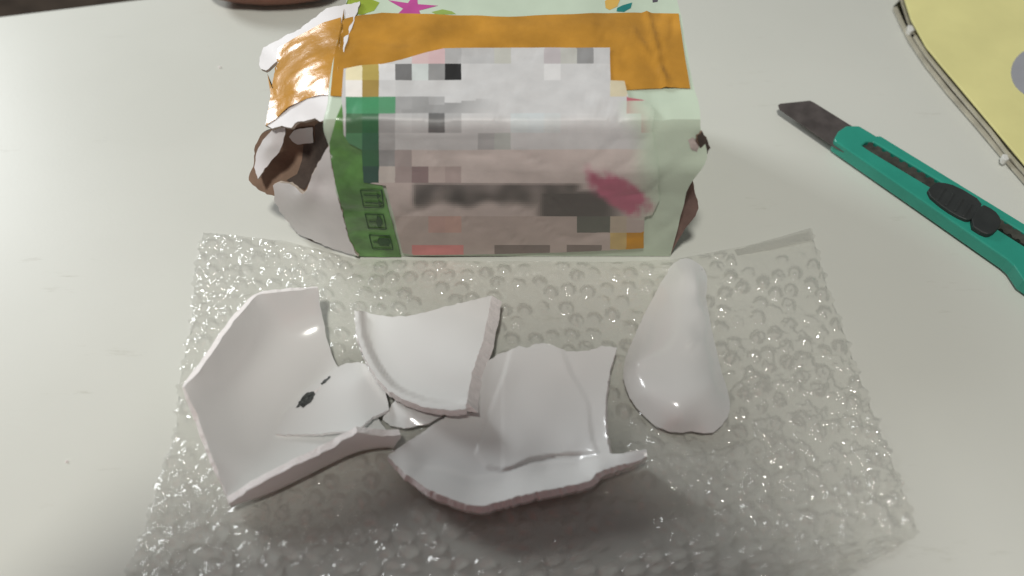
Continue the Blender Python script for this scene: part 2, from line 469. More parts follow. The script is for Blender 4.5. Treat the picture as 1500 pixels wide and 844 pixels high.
# ------------------------------------------------------------------ bubble wrap
def chain(pts, n):
    w = np.array([tuple(P(*p)) for p in pts]); d = np.r_[0, np.cumsum(np.linalg.norm(np.diff(w, axis=0), axis=1))]
    t = np.linspace(0, d[-1], n)
    return np.stack([np.interp(t, d, w[:, k]) for k in range(3)], 1)
def coons(top, bot, left, right, nu, nv):
    T, B, L, R = chain(top, nu), chain(bot, nu), chain(left, nv), chain(right, nv)
    u = np.linspace(0, 1, nu)[None, :, None]; v = np.linspace(0, 1, nv)[:, None, None]
    G = (1-v)*T[None]+v*B[None]+(1-u)*L[:, None]+u*R[:, None]
    G -= (1-u)*(1-v)*T[0]+u*(1-v)*T[-1]+(1-u)*v*B[0]+u*v*B[-1]
    return G
def make_bubble_wrap():
    nu, nv = 520, 330
    top = [(297, 341), (350, 346), (420, 354), (520, 380), (700, 383), (900, 384), (985, 381), (1090, 361), (1187, 335)]
    right = [(1187, 335), (1197, 365), (1212, 420), (1228, 462), (1250, 525), (1280, 608), (1318, 705), (1346, 780), (1318, 800), (1262, 832), (1215, 868), (1200, 895)]
    left = [(297, 341), (285, 400), (281, 470), (262, 560), (256, 640), (236, 690), (222, 745), (205, 795), (184, 843), (160, 900)]
    bot = [(160, 900), (500, 915), (900, 915), (1200, 895)]
    G = coons(top, bot, left, right, nu, nv)
    X, Y = G[..., 0], G[..., 1]
    # ragged film edge
    for e, ax in (((slice(None), 0), 0), ((slice(None), -1), 0)):
        k = np.arange(G[e].shape[0])
        G[e[0], e[1], 0] += .10*np.sin(k*.31)+.07*np.sin(k*.83+1)
    # hexagonal rows of bubbles in the sheet's own directions
    W = np.linalg.norm(np.diff(G[nv//2], axis=0), axis=1).sum(); H = np.linalg.norm(np.diff(G[:, nu//2], axis=0), axis=1).sum()
    U = np.linspace(0, W, nu)[None, :]*np.ones((nv, 1)); V = np.linspace(0, H, nv)[:, None]*np.ones((1, nu))
    a = math.radians(7); Ur = U*math.cos(a)-V*math.sin(a); Vr = U*math.sin(a)+V*math.cos(a)
    sp = .98; rh = sp*.866; best = np.full(U.shape, 9.0); hh = np.zeros(U.shape); ddx = np.zeros(U.shape); ddy = np.zeros(U.shape)
    r0 = np.floor(Vr/rh).astype(int)
    rnd = RNG.random((200, 200, 4))
    sel = np.zeros(U.shape+(4,))
    for dr in (0, 1):
        r = r0+dr
        shift = np.where(r % 2 == 0, 0, .5)
        c = np.round(Ur/sp-shift).astype(int)
        jt = rnd[(r+50) % 200, (c+50) % 200]
        dx = Ur-(c+shift)*sp-(jt[..., 0]-.5)*.28; dy = Vr-r*rh-(jt[..., 1]-.5)*.28
        d = np.hypot(dx, dy); m = d < best
        best[m] = d[m]; sel[m] = rnd[(r[m]) % 200, (c[m]) % 200]; ddx[m] = dx[m]; ddy[m] = dy[m]
    rad = .43
    amp = np.where(sel[..., 1] < .14, .04, .15+.27*sel[..., 0])                      # some bubbles are slack
    rr = np.clip(best/rad, 0, 1)
    dome = (.5+.5*np.cos(math.pi*rr))**.6
    # dents in slack bubbles
    dent = np.exp(-(((ddx-(sel[..., 1]-.5)*.4)**2+(ddy-(sel[..., 2]-.5)*.4)**2)/.03))*(sel[..., 3]*.75)
    z = amp*dome*(1-dent)
    # no bubbles on the bare margin at the far right corner
    marg = sstep(.0, .9, V)*1.0
    uu = U/W
    bare = np.where(uu > .86, sstep(.9, 1.7, V), 1.0)
    z *= np.maximum(bare, 0)*sstep(0, .35, V)*sstep(0, .25, U)*sstep(0, .3, W-U)
    # crumpling, strongest towards the two near corners
    c1 = np.exp(-(((X+14.0)/6.5)**2+((Y+13.5)/4.5)**2)); c2 = np.exp(-(((X-13.5)/6.0)**2+((Y+9.5)/6.5)**2)); c3 = np.exp(-(((X+15.5)/3.0)**2+((Y-1.5)/6)**2))
    crump = np.clip(.17+.95*c1+1.0*c2+.45*c3, 0, 1.2)
    nz = np.zeros(U.shape); fold = np.zeros(U.shape)
    for i in range(0, nv):
        for j in range(0, nu):
            x, y = X[i, j], Y[i, j]
            nz[i, j] = noise.noise((x*.9, y*.9, 3.1))+.55*noise.noise((x*2.3, y*2.3, 8.7))
            fold[i, j] = 1-abs(noise.noise((x*.42+y*.25, y*1.0-x*.35, 5.5)))*2.2
    z += crump*(.26*nz+.18*np.clip(fold, 0, 1)**2)*sstep(0, .8, V+.2)
    z += .15*crump*np.array([[noise.noise((X[i, j]*5, Y[i, j]*5, 1.7)) for j in range(nu)] for i in range(nv)])
    # bubbles under the porcelain and the box are pressed flat
    G[..., 2] = np.maximum(.035+z, .02)
    fl = sstep(0, 1.2, V)
    o = link('bubble_wrap', G.reshape(-1, 3), [tuple(reversed(f)) for f in grid_faces(nv, nu)], M['wrap'], None, True)
    tag(o, 'crumpled sheet of clear bubble wrap spread on the table under the broken porcelain', 'bubble wrap')
    # bare welded hem at the far right corner
    ol = [(1075, 366, .05), (1130, 351, .25), (1187, 334, .5), (1192, 350, .35), (1130, 366, .12), (1080, 374, .05)]
    h = shard('film_hem', ol, [], .02, [M['wrap']], None, step=8, rag=0, zmin=None, jit=.3)
    h.parent = o
    return o
make_bubble_wrap()

# ------------------------------------------------------------------ broken porcelain
GL = [M['glaze'], M['biscuit']]
GRP = 'broken pieces of white porcelain'
# large left piece with a standing wall
A = [[(270, 567, 3.0), (300, 533, 3.0), (330, 488, 3.2), (375, 430, 3.0), (420, 427, 2.7), (465, 422, 2.3)],
     [(288, 605, 2.2), (333, 572, 1.3), (366, 535, 1.05), (405, 488, 1.0), (440, 478, .9), (474, 470, .95)],
     [(302, 645, 1.7), (354, 612, .72), (395, 580, .48), (430, 548, .5), (462, 530, .5), (486, 525, .6)],
     [(314, 680, 1.4), (368, 655, .55), (415, 628, .42), (460, 600, .42), (500, 585, .42), (530, 580, .5)],
     [(328, 715, 1.0), (385, 700, .45), (440, 672, .38), (492, 646, .38), (530, 632, .38), (560, 622, .45)],
     [(336, 734, .75), (388, 722, .42), (450, 692, .38), (500, 666, .38), (535, 654, .38), (580, 650, .45)],
     [(333, 727, 1.05), (382, 697, 1.7), (448, 664, 1.9), (490, 643, 2.0), (521, 626, 2.05), (583, 629, 1.15)]]
G = smooth_grid(patch(A, 7), 12)
G[-1] = patch(A, 7)[-1]
R, K = G.shape[:2]
Vv = G.reshape(-1, 3).copy()
bi = [(i, j) for i in range(R) for j in range(K) if i in (0, R-1) or j in (0, K-1)]
for i, j in bi:
    p = G[i, j]; Vv[i*K+j] += np.array([noise.noise(tuple(p*1.7)), noise.noise(tuple(p*1.7+9)), 0])*.07
o = thicken('porcelain_shard', Vv, grid_faces(R, K), .34, GL, None, .012, .13)
tag(o, 'large dished white piece on the left with a wall standing up along its near side', 'broken porcelain', GRP)
# flat piece lying in it, with dark marks
B_ol = [(403, 636, .62), (414, 608, .64), (429, 593, .70), (446, 572, .72), (463, 560, .74), (482, 546, .78), (499, 535, .80), (514, 531, .82), (529, 531, .80),
        (540, 537, .82), (551, 547, .80), (560, 559, .78), (565, 575, .8), (570, 600, .82), (558, 606, .9), (546, 611, .95), (536, 619, 1.0), (529, 626, 1.0), (508, 632, .9), (455, 636, .7)]
B = shard('porcelain_shard', B_ol, [(500, 590, .95), (528, 555, 1.05), (470, 600, .8)], .24, GL, None, step=5, rag=.006)
tag(B, 'flat white porcelain piece with dark grey marks, lying inside the large left piece', 'broken porcelain', GRP)
bt = bvh_of(B)
for pts in ([(429, 595), (434, 586), (440, 577), (447, 572), (456, 571), (458, 576), (452, 586), (443, 591), (440, 596), (437, 592)],
            [(466, 559), (472, 553), (480, 548), (480, 551), (473, 558), (467, 561)],
            [(456, 572), (466, 562), (466, 563), (457, 574)]):
    drape('dark_mark', [(x+4, y+3) for x, y in pts], bt, .012, M['mark'] if pts[0][0] != 456 else M['biscuit'], B, step=3, edge=.5)
# small piece between
D = shard('porcelain_shard', [(560, 615, .5), (569, 600, .62), (580, 585, .7), (605, 590, .72), (640, 596, .66), (656, 604, .6), (628, 620, .6), (606, 625, .55), (592, 628, .5), (572, 623, .45)],
          [(600, 607, .75)], .3, GL, None, step=5)
tag(D, 'small creamy white porcelain splinter tucked under the round-based piece', 'broken porcelain', GRP)
# big bowl-like piece with a raised panel
E_ol = [(568, 668, 1.15), (590, 652, 1.0), (640, 618, .75), (672, 600, .7), (690, 585, .75), (705, 555, .95), (714, 530, 1.0), (728, 520, 1.0), (745, 514, .98), (760, 507, 1.0), (772, 510, .96), (785, 504, 1.0), (800, 503, 1.0),
        (815, 508, 1.0), (830, 515, 1.0), (862, 514, 1.05), (882, 507, 1.12), (904, 509, 1.15), (899, 525, 1.05), (890, 560, .92), (887, 590, .85), (887, 620, .8), (890, 645, .9), (893, 664, 1.15), (908, 665, 1.45), (928, 661, 1.65), (947, 658, 1.75),
        (948, 670, 1.65), (930, 677, 1.6), (910, 681, 1.55), (890, 686, 1.55), (874, 692, 1.6), (866, 704, 1.5), (852, 708, 1.5), (800, 718, 1.5), (759, 727, 1.5), (709, 741, 1.45), (693, 741, 1.45), (660, 731, 1.45), (626, 716, 1.4), (594, 694, 1.3)]
E_in = [(800, 600, .42), (760, 560, .62), (840, 560, .62), (700, 650, .42), (640, 670, .62), (760, 660, .38), (840, 650, .42), (740, 700, .55), (800, 690, .5), (850, 680, .55), (690, 710, .75), (865, 600, .6), (620, 685, .85)]
panel = [(749, 508), (822, 508), (836, 545), (852, 572), (862, 592), (865, 625), (868, 645), (876, 663), (850, 664), (810, 667), (775, 673), (752, 684), (735, 689), (712, 684), (697, 664), (702, 640), (720, 595), (738, 548)]
def relief_E(X, Y):
    d = dist_np(X, Y, panel); ins = inside_np(X, Y, panel)
    sd = np.where(ins, d, -d)
    edge = .11*sstep(-2.5, 2.5, sd)
    low = sstep(600, 680, Y)
    return edge*(.65+.7*low)*np.where(X < 735, .75, 1.0)
def flare_E(x, y):
    k = float(sstep(690, 712, y)) if x < 760 else 1.0 if (y > 668 and x > 700) else 0.0
    k *= 1.0+1.1*float(sstep(868, 900, x))
    return (0, .12*k, -.55*k)
E_ = shard('porcelain_shard', E_ol, E_in, .34, GL, None, step=3.2, relief=relief_E, rag=.012, flare=flare_E, two_band=True)
tag(E_, 'large bowl-shaped white porcelain piece at the centre front, with a raised trapezoid panel', 'broken porcelain', GRP)
# base piece with a foot ring
arc = [(519, 455), (523, 493), (532, 518), (543, 539), (556, 558), (570, 573), (588, 584), (606, 591), (622, 596), (639, 599), (654, 601), (669, 601), (682, 599)]
C_ol = [(p[0], p[1], 1.0+.35*(p[0]-519)/170) for p in arc]+[(686, 575, 1.35), (692, 546, 1.38), (700, 522, 1.4), (709, 493, 1.42), (715, 462, 1.42), (721, 433, 1.42),
        (690, 440, 1.35), (666, 446, 1.3), (638, 453, 1.22), (613, 460, 1.18), (595, 463, 1.1), (575, 464, 1.05), (556, 462, 1.0), (543, 460, 1.0), (532, 456, 1.0)]
def relief_C(X, Y):
    d = dist_np(X, Y, arc, False)
    return .34*(1-sstep(8, 14, d))-.10*np.exp(-((d-30)/22)**2)
def flare_C(x, y):
    k = 1.0 if x > 683 else 0.0
    return (.45*k, -.05*k, 0)
C_ = shard('porcelain_shard', C_ol, [(600, 510, 1.05), (650, 540, 1.2), (660, 480, 1.25)], .46, GL, None, step=4, relief=relief_C, flare=flare_C)
tag(C_, 'quarter of a round white porcelain base with a curved foot ring, resting on other pieces', 'broken porcelain', GRP)
# convex teardrop piece on the right
g_px = [(977, 401), (981, 392), (988, 385), (996, 380), (1004, 378), (1013, 380), (1021, 385), (1029, 391), (1034, 399), (1036, 408), (1036, 417), (1034, 436), (1043, 484), (1050, 515), (1057, 545), (1066, 572), (1069, 587), (1069, 600), (1066, 611), (1057, 623), (1045, 634),
        (1030, 635), (1014, 632), (997, 634), (982, 633), (961, 625), (946, 612), (933, 598), (923, 584), (917, 570), (913, 555), (913, 541), (916, 525), (922, 509), (933, 484), (944, 460), (956, 438), (966, 418)]
g_in = [(1003, 400, .95), (1008, 425, 1.1), (990, 450, 1.2), (1015, 470, 1.3), (975, 500, 1.42), (1010, 506, 1.5), (1025, 500, 1.36), (950, 540, 1.4), (985, 550, 1.62), (1025, 550, 1.5), (945, 575, 1.3), (985, 595, 1.5), (1030, 595, 1.35), (1050, 600, .95), (1000, 620, 1.0), (935, 530, 1.35), (1045, 560, 1.2), (1024, 420, .95), (1030, 450, .95)]
def relief_G(X, Y):
    a = np.exp(-(((X-1012)-(506-Y)*.6)/4.5)**2-(((Y-504))/9)**2)
    b = np.exp(-((X-1022)/10)**2-((Y-488)/16)**2)
    e = sstep(-3, 4, X-(1021+(Y-395)*.14))*sstep(470, 430, Y)*sstep(380, 395, Y)
    return .12*a-.10*b-.18*e
Gs = shard('porcelain_shard', [(x, y, .42) for x, y in g_px], [(x, y, .42+(z-.42)*.86) for x, y, z in g_in], .3, GL, None, step=4.5, relief=relief_G, rag=.005, zmin=.1, bstep=4, jit=.2)
tag(Gs, 'teardrop-shaped glossy white porcelain piece with its domed side up, right of the others', 'broken porcelain', GRP)
# crumbs of porcelain on the table
for (px, py, r), lab in zip([(98, 676, .10), (322, 99, .12)], ['tiny white porcelain crumb on the bare table left of the bubble wrap', 'tiny white crumb on the bare table left of the torn parcel end']):
    c = P(px, py, 0)
    vs = [(c.x+r*math.cos(a)*(1+.3*math.sin(a*3)), c.y+.7*r*math.sin(a), .01) for a in np.linspace(0, 2*math.pi, 7)[:-1]]+[(c.x+r*.2, c.y, r*1.1), (c.x-r*.3, c.y+r*.1, r*.8)]
    fs = [(0, 1, 6), (1, 2, 7, 6), (2, 3, 7), (3, 4, 7), (4, 5, 6, 7), (5, 0, 6), (5, 4, 3, 2, 1, 0)]
    tag(link('porcelain_crumb', vs, fs, M['biscuit']), lab, 'crumb')

# ------------------------------------------------------------------ parcel box
def make_box():
    t = empty('parcel_box', (0, 7, 0))
    tag(t, 'crushed cardboard parcel with orange tape, a shipping label and a torn open left end', 'parcel')
    XL, XR = -8.42, 8.40
    prof = [(12.9, 0.1), (13.0, 4.5), (12.9, 9.1), (7.5, 9.35), (2.55, 9.25), (1.65, 7.0), (1.95, 3.5), (2.05, .06)]
    pr = []
    for i in range(len(prof)-1):
        a, b = np.array(prof[i]), np.array(prof[i+1]); k = 8
        for j in range(k): pr.append(a+(b-a)*j/k)
    pr.append(np.array(prof[-1])); pr = np.array(pr)
    nx = 70; xs = np.linspace(XL, XR, nx); V = []
    q = pr.copy(); q[1:-1] = pr[1:-1]*.6+(pr[:-2]+pr[2:])*.2; pr = q
    for i, x in enumerate(xs):
        u = (x-XL)/(XR-XL)
        for (y, z) in pr:
            yy, zz, xx = y, z, x
            top = sstep(6.0, 9.0, z); 
            # the label sags a little in the middle, the front bows, edges are dented
            n1 = noise.noise((x*.28, y*.28, z*.28+4)); n2 = noise.noise((x*.8, y*.8, z*.8+1))
            if z > 8 and y > 2.8 and y < 12.5: zz += .16*n1+.05*n2
            if y < 2.7 and .3 < z < 9: yy += .14*n1+.05*n2
            # bevel strip is only strong to the right
            if y < 2.7: yy += (1-sstep(.25, .8, u))*.42*math.exp(-((z-7.0)/1.1)**2)
            cr = 1-abs(noise.noise((x*.33+y*.2+2, y*.45-x*.1, z*.4)))*6
            if 8 < z and 2.6 < y < 12.5 or (y < 2.7 and .5 < z): 
                kk = .12*max(0, cr)*(.4+.6*abs(2*u-1)**2)
                if z > 8.6: zz -= kk
                else: yy += kk
            if z > 5: xx += .10*noise.noise((y*.7, z*.7, 2))*(1 if i in (0, nx-1) else .3)
            # crushed corner pushed outwards at the right
            k = sstep(.94, 1, u)*math.exp(-((z-7.6)/1.1)**2-((y-2)/1.0)**2)
            xx += .55*k; zz -= .1*k
            # right end leans in at the bottom
            V.append((xx, yy, zz))
    K = len(pr)
    F = [(i*K+j, (i+1)*K+j, (i+1)*K+j+1, i*K+j+1) for i in range(nx-1) for j in range(K-1)]
    # bottom
    F += [((i+1)*K, i*K, i*K+K-1, (i+1)*K+K-1) for i in range(nx-1)]
    # right end
    cidx = len(V); V.append((XR-.15, 7.5, 4.8))
    b = (nx-1)*K
    for j in range(K-1): F.append((b+j, cidx, b+j+1))
    F.append((b+K-1, cidx, b))
    F = [tuple(reversed(f)) for f in F]
    body = link('carton', V, F, [M['card_green'], M['card_brown']], t, True)
    sm = body.modifiers.new('card', 'SOLIDIFY'); sm.thickness = .22*S; sm.offset = -1; sm.material_offset = 1; sm.material_offset_rim = 1
    body.data.set_sharp_from_angle(angle=math.radians(32))
    tree = bvh_of(body)
    wv = lambda s, a: (lambda x, y, h: a*noise.noise(tuple(h*s)))

    # print on the far strip of the top: leaf, starfish, shell
    def pr_(name, pts, col, off=.012, step=6):
        c = lin(col); return drape(name, pts, tree, off, M['print'], t, step, colf=lambda x, y: c)
    star = []
    for k in range(10):
        a = math.radians(-90+36*k+10); r = 34 if k % 2 == 0 else 11
        star.append((603+r*1.15*math.cos(a), 12+r*.72*math.sin(a)))
    pr_('starfish_print', star, (190, 80, 150))
    pr_('leaf_print', [(508, -8), (530, -6), (556, 4), (548, 16), (530, 22), (512, 20), (504, 8)], (150, 170, 60))
    pr_('leaf_print', [(632, 18), (648, 14), (662, 17), (668, 21), (640, 22)], (150, 175, 90))
    pr_('shell_print', [(886, 2), (897, -6), (908, 0), (904, 10), (893, 15), (887, 12)], (215, 175, 90))
    pr_('shell_print', [(904, 12), (912, 8), (926, 4), (924, 12), (914, 18), (903, 17)], (40, 130, 125))
    pr_('shell_print', [(955, -8), (966, -6), (963, 3), (956, 4)], (90, 85, 95))
    # orange tape along the top seam
    tp = [(498, 30), (530, 24), (560, 20), (620, 22), (690, 24), (745, 26), (800, 23), (900, 20), (994, 21), (998, 50), (1004, 90), (1011, 131), (990, 130), (964, 131), (900, 134), (700, 142), (560, 144), (484, 142), (489, 90)]
    def tw(x, y, h):
        v = .03*noise.noise((h.x*.9, h.y*.5, 7))
        if x > 925: v += .13*max(0, 1-abs((x-962)-(y-80)*.25)/7)+.08*max(0, 1-abs((x-935)-(y-60)*.7)/9)
        if x < 640: v += .07*float(sstep(100, 70, y)+.0)*max(0, noise.noise((h.x*.5+h.y*.35, h.y*1.6, 2)))
        return v
    drape('packing_tape', tp, tree, .05, M['tape'], t, 4, wav=tw)
    # green printed strip at the front left
    gs = [(503, 150), (492, 176), (483, 208), (484, 228), (492, 268), (503, 312), (513, 352), (522, 374), (556, 375), (588, 375), (579, 340), (568, 300), (559, 268), (550, 230), (545, 190), (540, 150)]
    drape('green_strip', gs, tree, .07, M['tape_green'], t, 4, wav=wv(1.4, .02))
    # shipping label: paper with made-up colour blocks hiding its print
    lab = [(504, 104), (530, 99), (560, 97), (590, 90), (620, 81), (650, 74), (700, 73), (893, 73), (894, 121), (914, 122), (920, 146), (945, 150), (958, 165), (955, 190), (962, 240), (966, 290), (955, 312), (943, 316),
           (942, 361), (890, 364), (800, 368), (700, 370), (606, 371), (590, 368), (582, 335), (574, 300), (566, 270), (533, 265), (531, 217), (512, 207), (504, 195), (501, 150)]
    g = lambda v: (v, v, v)
    rows = {0: {4: (215, 190, 190), 5: (213, 184, 186), 6: g(178), 7: g(190), 8: g(188), 9: (192, 192, 184), 12: (190, 184, 186), 13: (190, 190, 184), 14: g(146), 15: g(196)},
            1: {0: (238, 228, 190), 1: (182, 162, 88), 2: g(222), 3: g(118), 4: (205, 212, 210), 5: g(150), 6: g(42), 12: g(217), 16: (130, 105, 45)},
            2: {0: (242, 238, 232), 1: (166, 140, 76), 2: g(210), 16: (212, 202, 174)},
            3: {0: (78, 150, 108), 1: (72, 145, 100), 2: (90, 150, 112), 3: (165, 165, 165), 4: g(160), 5: g(172), 17: (188, 108, 118), 18: (208, 178, 176)},
            4: {0: (76, 116, 82), 1: (60, 110, 76), 2: g(168), 3: g(192), 4: g(185), 5: g(110), 6: g(178), 10: (205, 212, 213), 11: (203, 210, 212), 12: (206, 210, 210), 13: g(206), 14: g(209), 15: g(206)},
            5: {0: (92, 145, 105), 1: (66, 112, 86), 2: g(180), 8: g(176), 9: (182, 186, 182)},
            6: {0: (98, 116, 50), 1: (48, 82, 58), 2: g(120), 3: (134, 126, 124)},
            7: {0: (98, 116, 50), 1: (45, 68, 60), 2: (155, 150, 145), 3: (134, 124, 122), 4: (116, 102, 102), 5: (150, 140, 136), 6: (141, 130, 127)}}
    low = {0: {2: (145, 138, 126), 6: (150, 126, 118), 5: (148, 124, 118), 14: (82, 84, 78), 15: (82, 84, 78), 16: (142, 133, 120)},
           1: {17: (150, 108, 36), 16: (150, 132, 90)}}
    CW, X0, Y0 = 24.15, 507.0, 72.3
    def nz(x, y, s, k): return noise.noise((x*s, y*s, k))
    def mixc(a, b, k): return tuple(a[i]+(b[i]-a[i])*k for i in range(3))
    def lc(x, y):
        i, j = int((x-X0)//CW), int((y-Y0)//CW)
        front = y > 217
        base = (204, 204, 204) if not front else (158, 150, 146)  # front tones keep part of the shade and reddish bounce light
        c = base
        if j in rows:
            c = rows[j].get(i, base)
            if j >= 6 and i > 12: c = base
        if 4 < (y-145)+(x-700)*.13 and y < 169 and 590 < x < 735 and j in (2, 3):
            c = mixc(base, g(150+25*nz(x, y, .03, 1)), .9*float(sstep(735, 640, x)))
        if 266 < y < 314:
            c = (150, 141, 137)
            k = float(sstep(600, 612, x)*(1-sstep(838, 860, x))*sstep(264, 270, y))
            edge = 294+10*nz(x, 0, .03, 3)
            k *= float(1-sstep(edge-6, edge+10, y))*(.75+.5*nz(x, y, .035, 9))
            k2 = float(sstep(780, 800, x)*(1-sstep(880, 925, x))*sstep(272, 282, y))*.85
            c = mixc(c, (62, 60, 58), min(1, max(0, k, k2)))
        if y >= 314:
            jj = int((y-314)//CW); c = low.get(jj, {}).get(i, (142, 132, 127))
            if y > 357 and (725 < x < 805 or 830 < x < 880): c = (100, 92, 88)
            if y > 357 and 605 < x < 680: c = (165, 110, 108)
        # pale green blend and made-up pink smear at the right
        if x > 845 and y > 150:
            k = math.exp(-(((x-907)*.86+(y-280)*.5)/52)**2-(((y-280)*.86-(x-907)*.5)/22)**2)*1.5
            k = float(sstep(.25, .95, k*(1+.55*nz(x, y, .045, 2)+.3*nz(x, y, .12, 6))))
            gk = float(sstep(905, 965, x+18*nz(x, y, .02, 5)-(y-230)*.1))
            if y > 225: c = mixc(c, (143, 84, 100), k)
            if y < 192 and 940 < x < 958 and y > 160: c = (200, 110, 130)
        else: gk = k = 0
        l = lin(c)
        l = tuple(min(.75, v*1.85) for v in l) if front else tuple(v*1.02 for v in l)
        if 150 < y < 320: l = mixc(l, (.56, .66, .53), gk*(1-k*(y > 225)))
        return l
    drape('shipping_label', lab, tree, .13, M['label'], t, CW/8, colf=lc, grid0=(X0, Y0), bstep=5)
    # transport signs on the green strip
    def sign(name, pts, off=.12): return drape(name, pts, tree, off, M['ink'], t, 4)
    def bar(a, b, wd):
        d = np.array(b, float)-np.array(a, float); n = np.array([-d[1], d[0]])/np.hypot(*d)*wd/2
        return [tuple(np.array(a)+n), tuple(np.array(b)+n), tuple(np.array(b)-n), tuple(np.array(a)-n)]
    def frame(q):
        for k in range(4): sign('sign_frame', bar(q[k], q[(k+1) % 4], 1.4))
    frame([(528, 276), (559, 276), (562, 301), (533, 301)])
    sign('sign_arrow', bar((533, 283), (553, 284), 1.8)); sign('sign_arrow', [(552, 280), (559, 284), (553, 289)])
    sign('sign_arrow', bar((535, 294), (555, 295), 1.8)); sign('sign_arrow', [(554, 291), (561, 295), (555, 300)])
    frame([(535, 311), (562, 312), (566, 333), (540, 332)])
    sign('sign_umbrella', [(553, 314), (558, 316), (561, 322), (559, 329), (554, 330), (551, 322)]); sign('sign_umbrella', bar((541, 322), (552, 322), 1.6))
    frame([(541, 342), (571, 343), (576, 363), (546, 362)])
    sign('sign_glass', [(555, 346), (570, 346), (573, 352), (570, 358), (557, 357), (553, 352)]); sign('sign_glass', bar((547, 352), (554, 352), 1.6))

    # torn open left end -------------------------------------------------
    CB = [M['card_white'], M['card_edge']]
    flap = shard('end_flap_or_shade', [(528, 2, 9.3), (500, 8, 9.25), (478, 12, 9.05), (440, 42, 8.4), (408, 58, 7.8), (386, 70, 7.35), (380, 84, 7.3), (381, 101, 7.3), (390, 103, 7.4), (407, 88, 7.6), (398, 135, 7.4), (388, 183, 7.15), (398, 188, 7.25), (412, 184, 7.5), (426, 187, 7.7),
                 (436, 178, 7.95), (446, 178, 8.1), (460, 173, 8.4), (470, 179, 8.6), (482, 172, 8.95), (494, 166, 9.2), (498, 130, 9.3), (505, 70, 9.35)], [(460, 100, 8.85), (430, 120, 8.3)], .16, CB, t, step=6, rag=.01, zmin=None)
    ft = bvh_of(flap)
    def fw(x, y, h): 
        return .05*noise.noise((h.x*1.2, h.y*.8, 3))+.06*max(0, noise.noise((h.x*.8, h.y*3.2, 6)))
    drape('packing_tape', [(409, 72), (430, 58), (455, 45), (476, 34), (500, 27), (500, 60), (497, 100), (494, 140), (470, 140), (450, 145), (425, 158), (405, 175), (391, 184), (396, 150), (403, 110)], ft, .06, M['tape'], t, 4, wav=fw)
    BW = [M['card_brown'], M['card_and_shade']]
    inner = shard('inner_flap', [(384, 194, 5.7), (374, 214, 5.0), (371, 245, 4.2), (365, 254, 3.9), (364, 264, 3.6), (378, 278, 3.3), (397, 287, 3.1), (425, 290, 3.1), (452, 288, 3.4), (468, 250, 4.6), (486, 215, 6.4), (496, 178, 8.4), (463, 172, 8.0), (439, 172, 7.2), (418, 182, 6.5)],
                  [(430, 245, 4.2), (455, 220, 5.0)], .2, BW, t, step=7, rag=.012, zmin=None)
    it = bvh_of(inner)
    drape('inner_shade', [(445, 212), (462, 208), (462, 183), (470, 177), (492, 182), (480, 213), (460, 256), (447, 278), (438, 274), (420, 264), (436, 255), (443, 235)], it, .05, M['card_and_shade'], t, 6)  # dark sheet laid on the flap as the shade inside the box
    drape('hole_light_patch', [(424, 199), (428, 193), (432, 189), (446, 186), (460, 184), (461, 208), (450, 208), (437, 210), (429, 205)], it, .10, M['grey'] if False else M['card_white'], t, 5, edge=.4)  # pale sheet stands in for light showing through a hole
    shard('torn_paper', [(398, 190, 6.9), (410, 185, 7.2), (418, 186, 7.2), (418, 197, 6.8), (415, 209, 6.4), (409, 223, 5.9), (394, 239, 5.3), (384, 252, 4.9), (377, 263, 4.6), (373, 245, 4.9), (376, 221, 5.5), (385, 205, 6.2)],
          [(395, 215, 6.2)], .08, CB, t, step=5, rag=.008, zmin=None)
    shard('front_flap', [(400, 272, 4.0), (408, 268, 4.2), (425, 269, 4.6), (436, 277, 4.6), (443, 285, 4.6), (449, 279, 5.0), (458, 254, 6.0), (482, 212, 7.9), (486, 245, 6.6), (496, 292, 4.8), (511, 350, 1.6), (524, 376, .3), (480, 362, .3), (437, 343, .35), (424, 328, 1.0), (409, 309, 2.0), (402, 292, 3.0)],
          [(455, 310, 3.0), (470, 270, 5.2)], .16, CB, t, step=7, rag=.01, zmin=None)
    shard('flap_underside', [(434, 341, .3), (440, 338, .5), (466, 349, .5), (478, 358, .25), (462, 356, .15)], [], .1, [M['card_and_shade']], t, step=6, rag=0, zmin=.05)
    # crushed right corner and a brown sheet in place of the shadow beside it
    shard('torn_corner_shade', [(1021, 199, 8.75), (1028, 193, 8.75), (1035, 203, 8.3), (1041, 216, 7.7), (1037, 225, 7.4), (1029, 223, 7.55), (1024, 213, 8.05)], [(1030, 209, 8.15)], .08, [M['card_and_shade'], M['card_brown']], t, step=4, rag=.02, zmin=None)  # dark sheet painted as the shaded hole in the torn corner
    drape('scuffed_corner', [(1008, 205), (1014, 201), (1021, 205), (1024, 215), (1021, 223), (1014, 220), (1010, 213)], tree, .02, M['scuff'], t, 4, edge=.6)
    shard('end_flap_or_shade', [(1010, 250, 6.0), (1016, 275, 5.0), (1024, 306, 3.6), (1019, 317, 3.1), (1006, 333, 2.2), (992, 354, 1.1), (983, 373, .2), (979, 373, .2), (985, 350, 1.2)], [], .12, [M['end_shade'], M['card_brown']], t, step=7, rag=.01, zmin=None)  # brown sheet shaped like the shadow at the lower right
    return t
make_box()

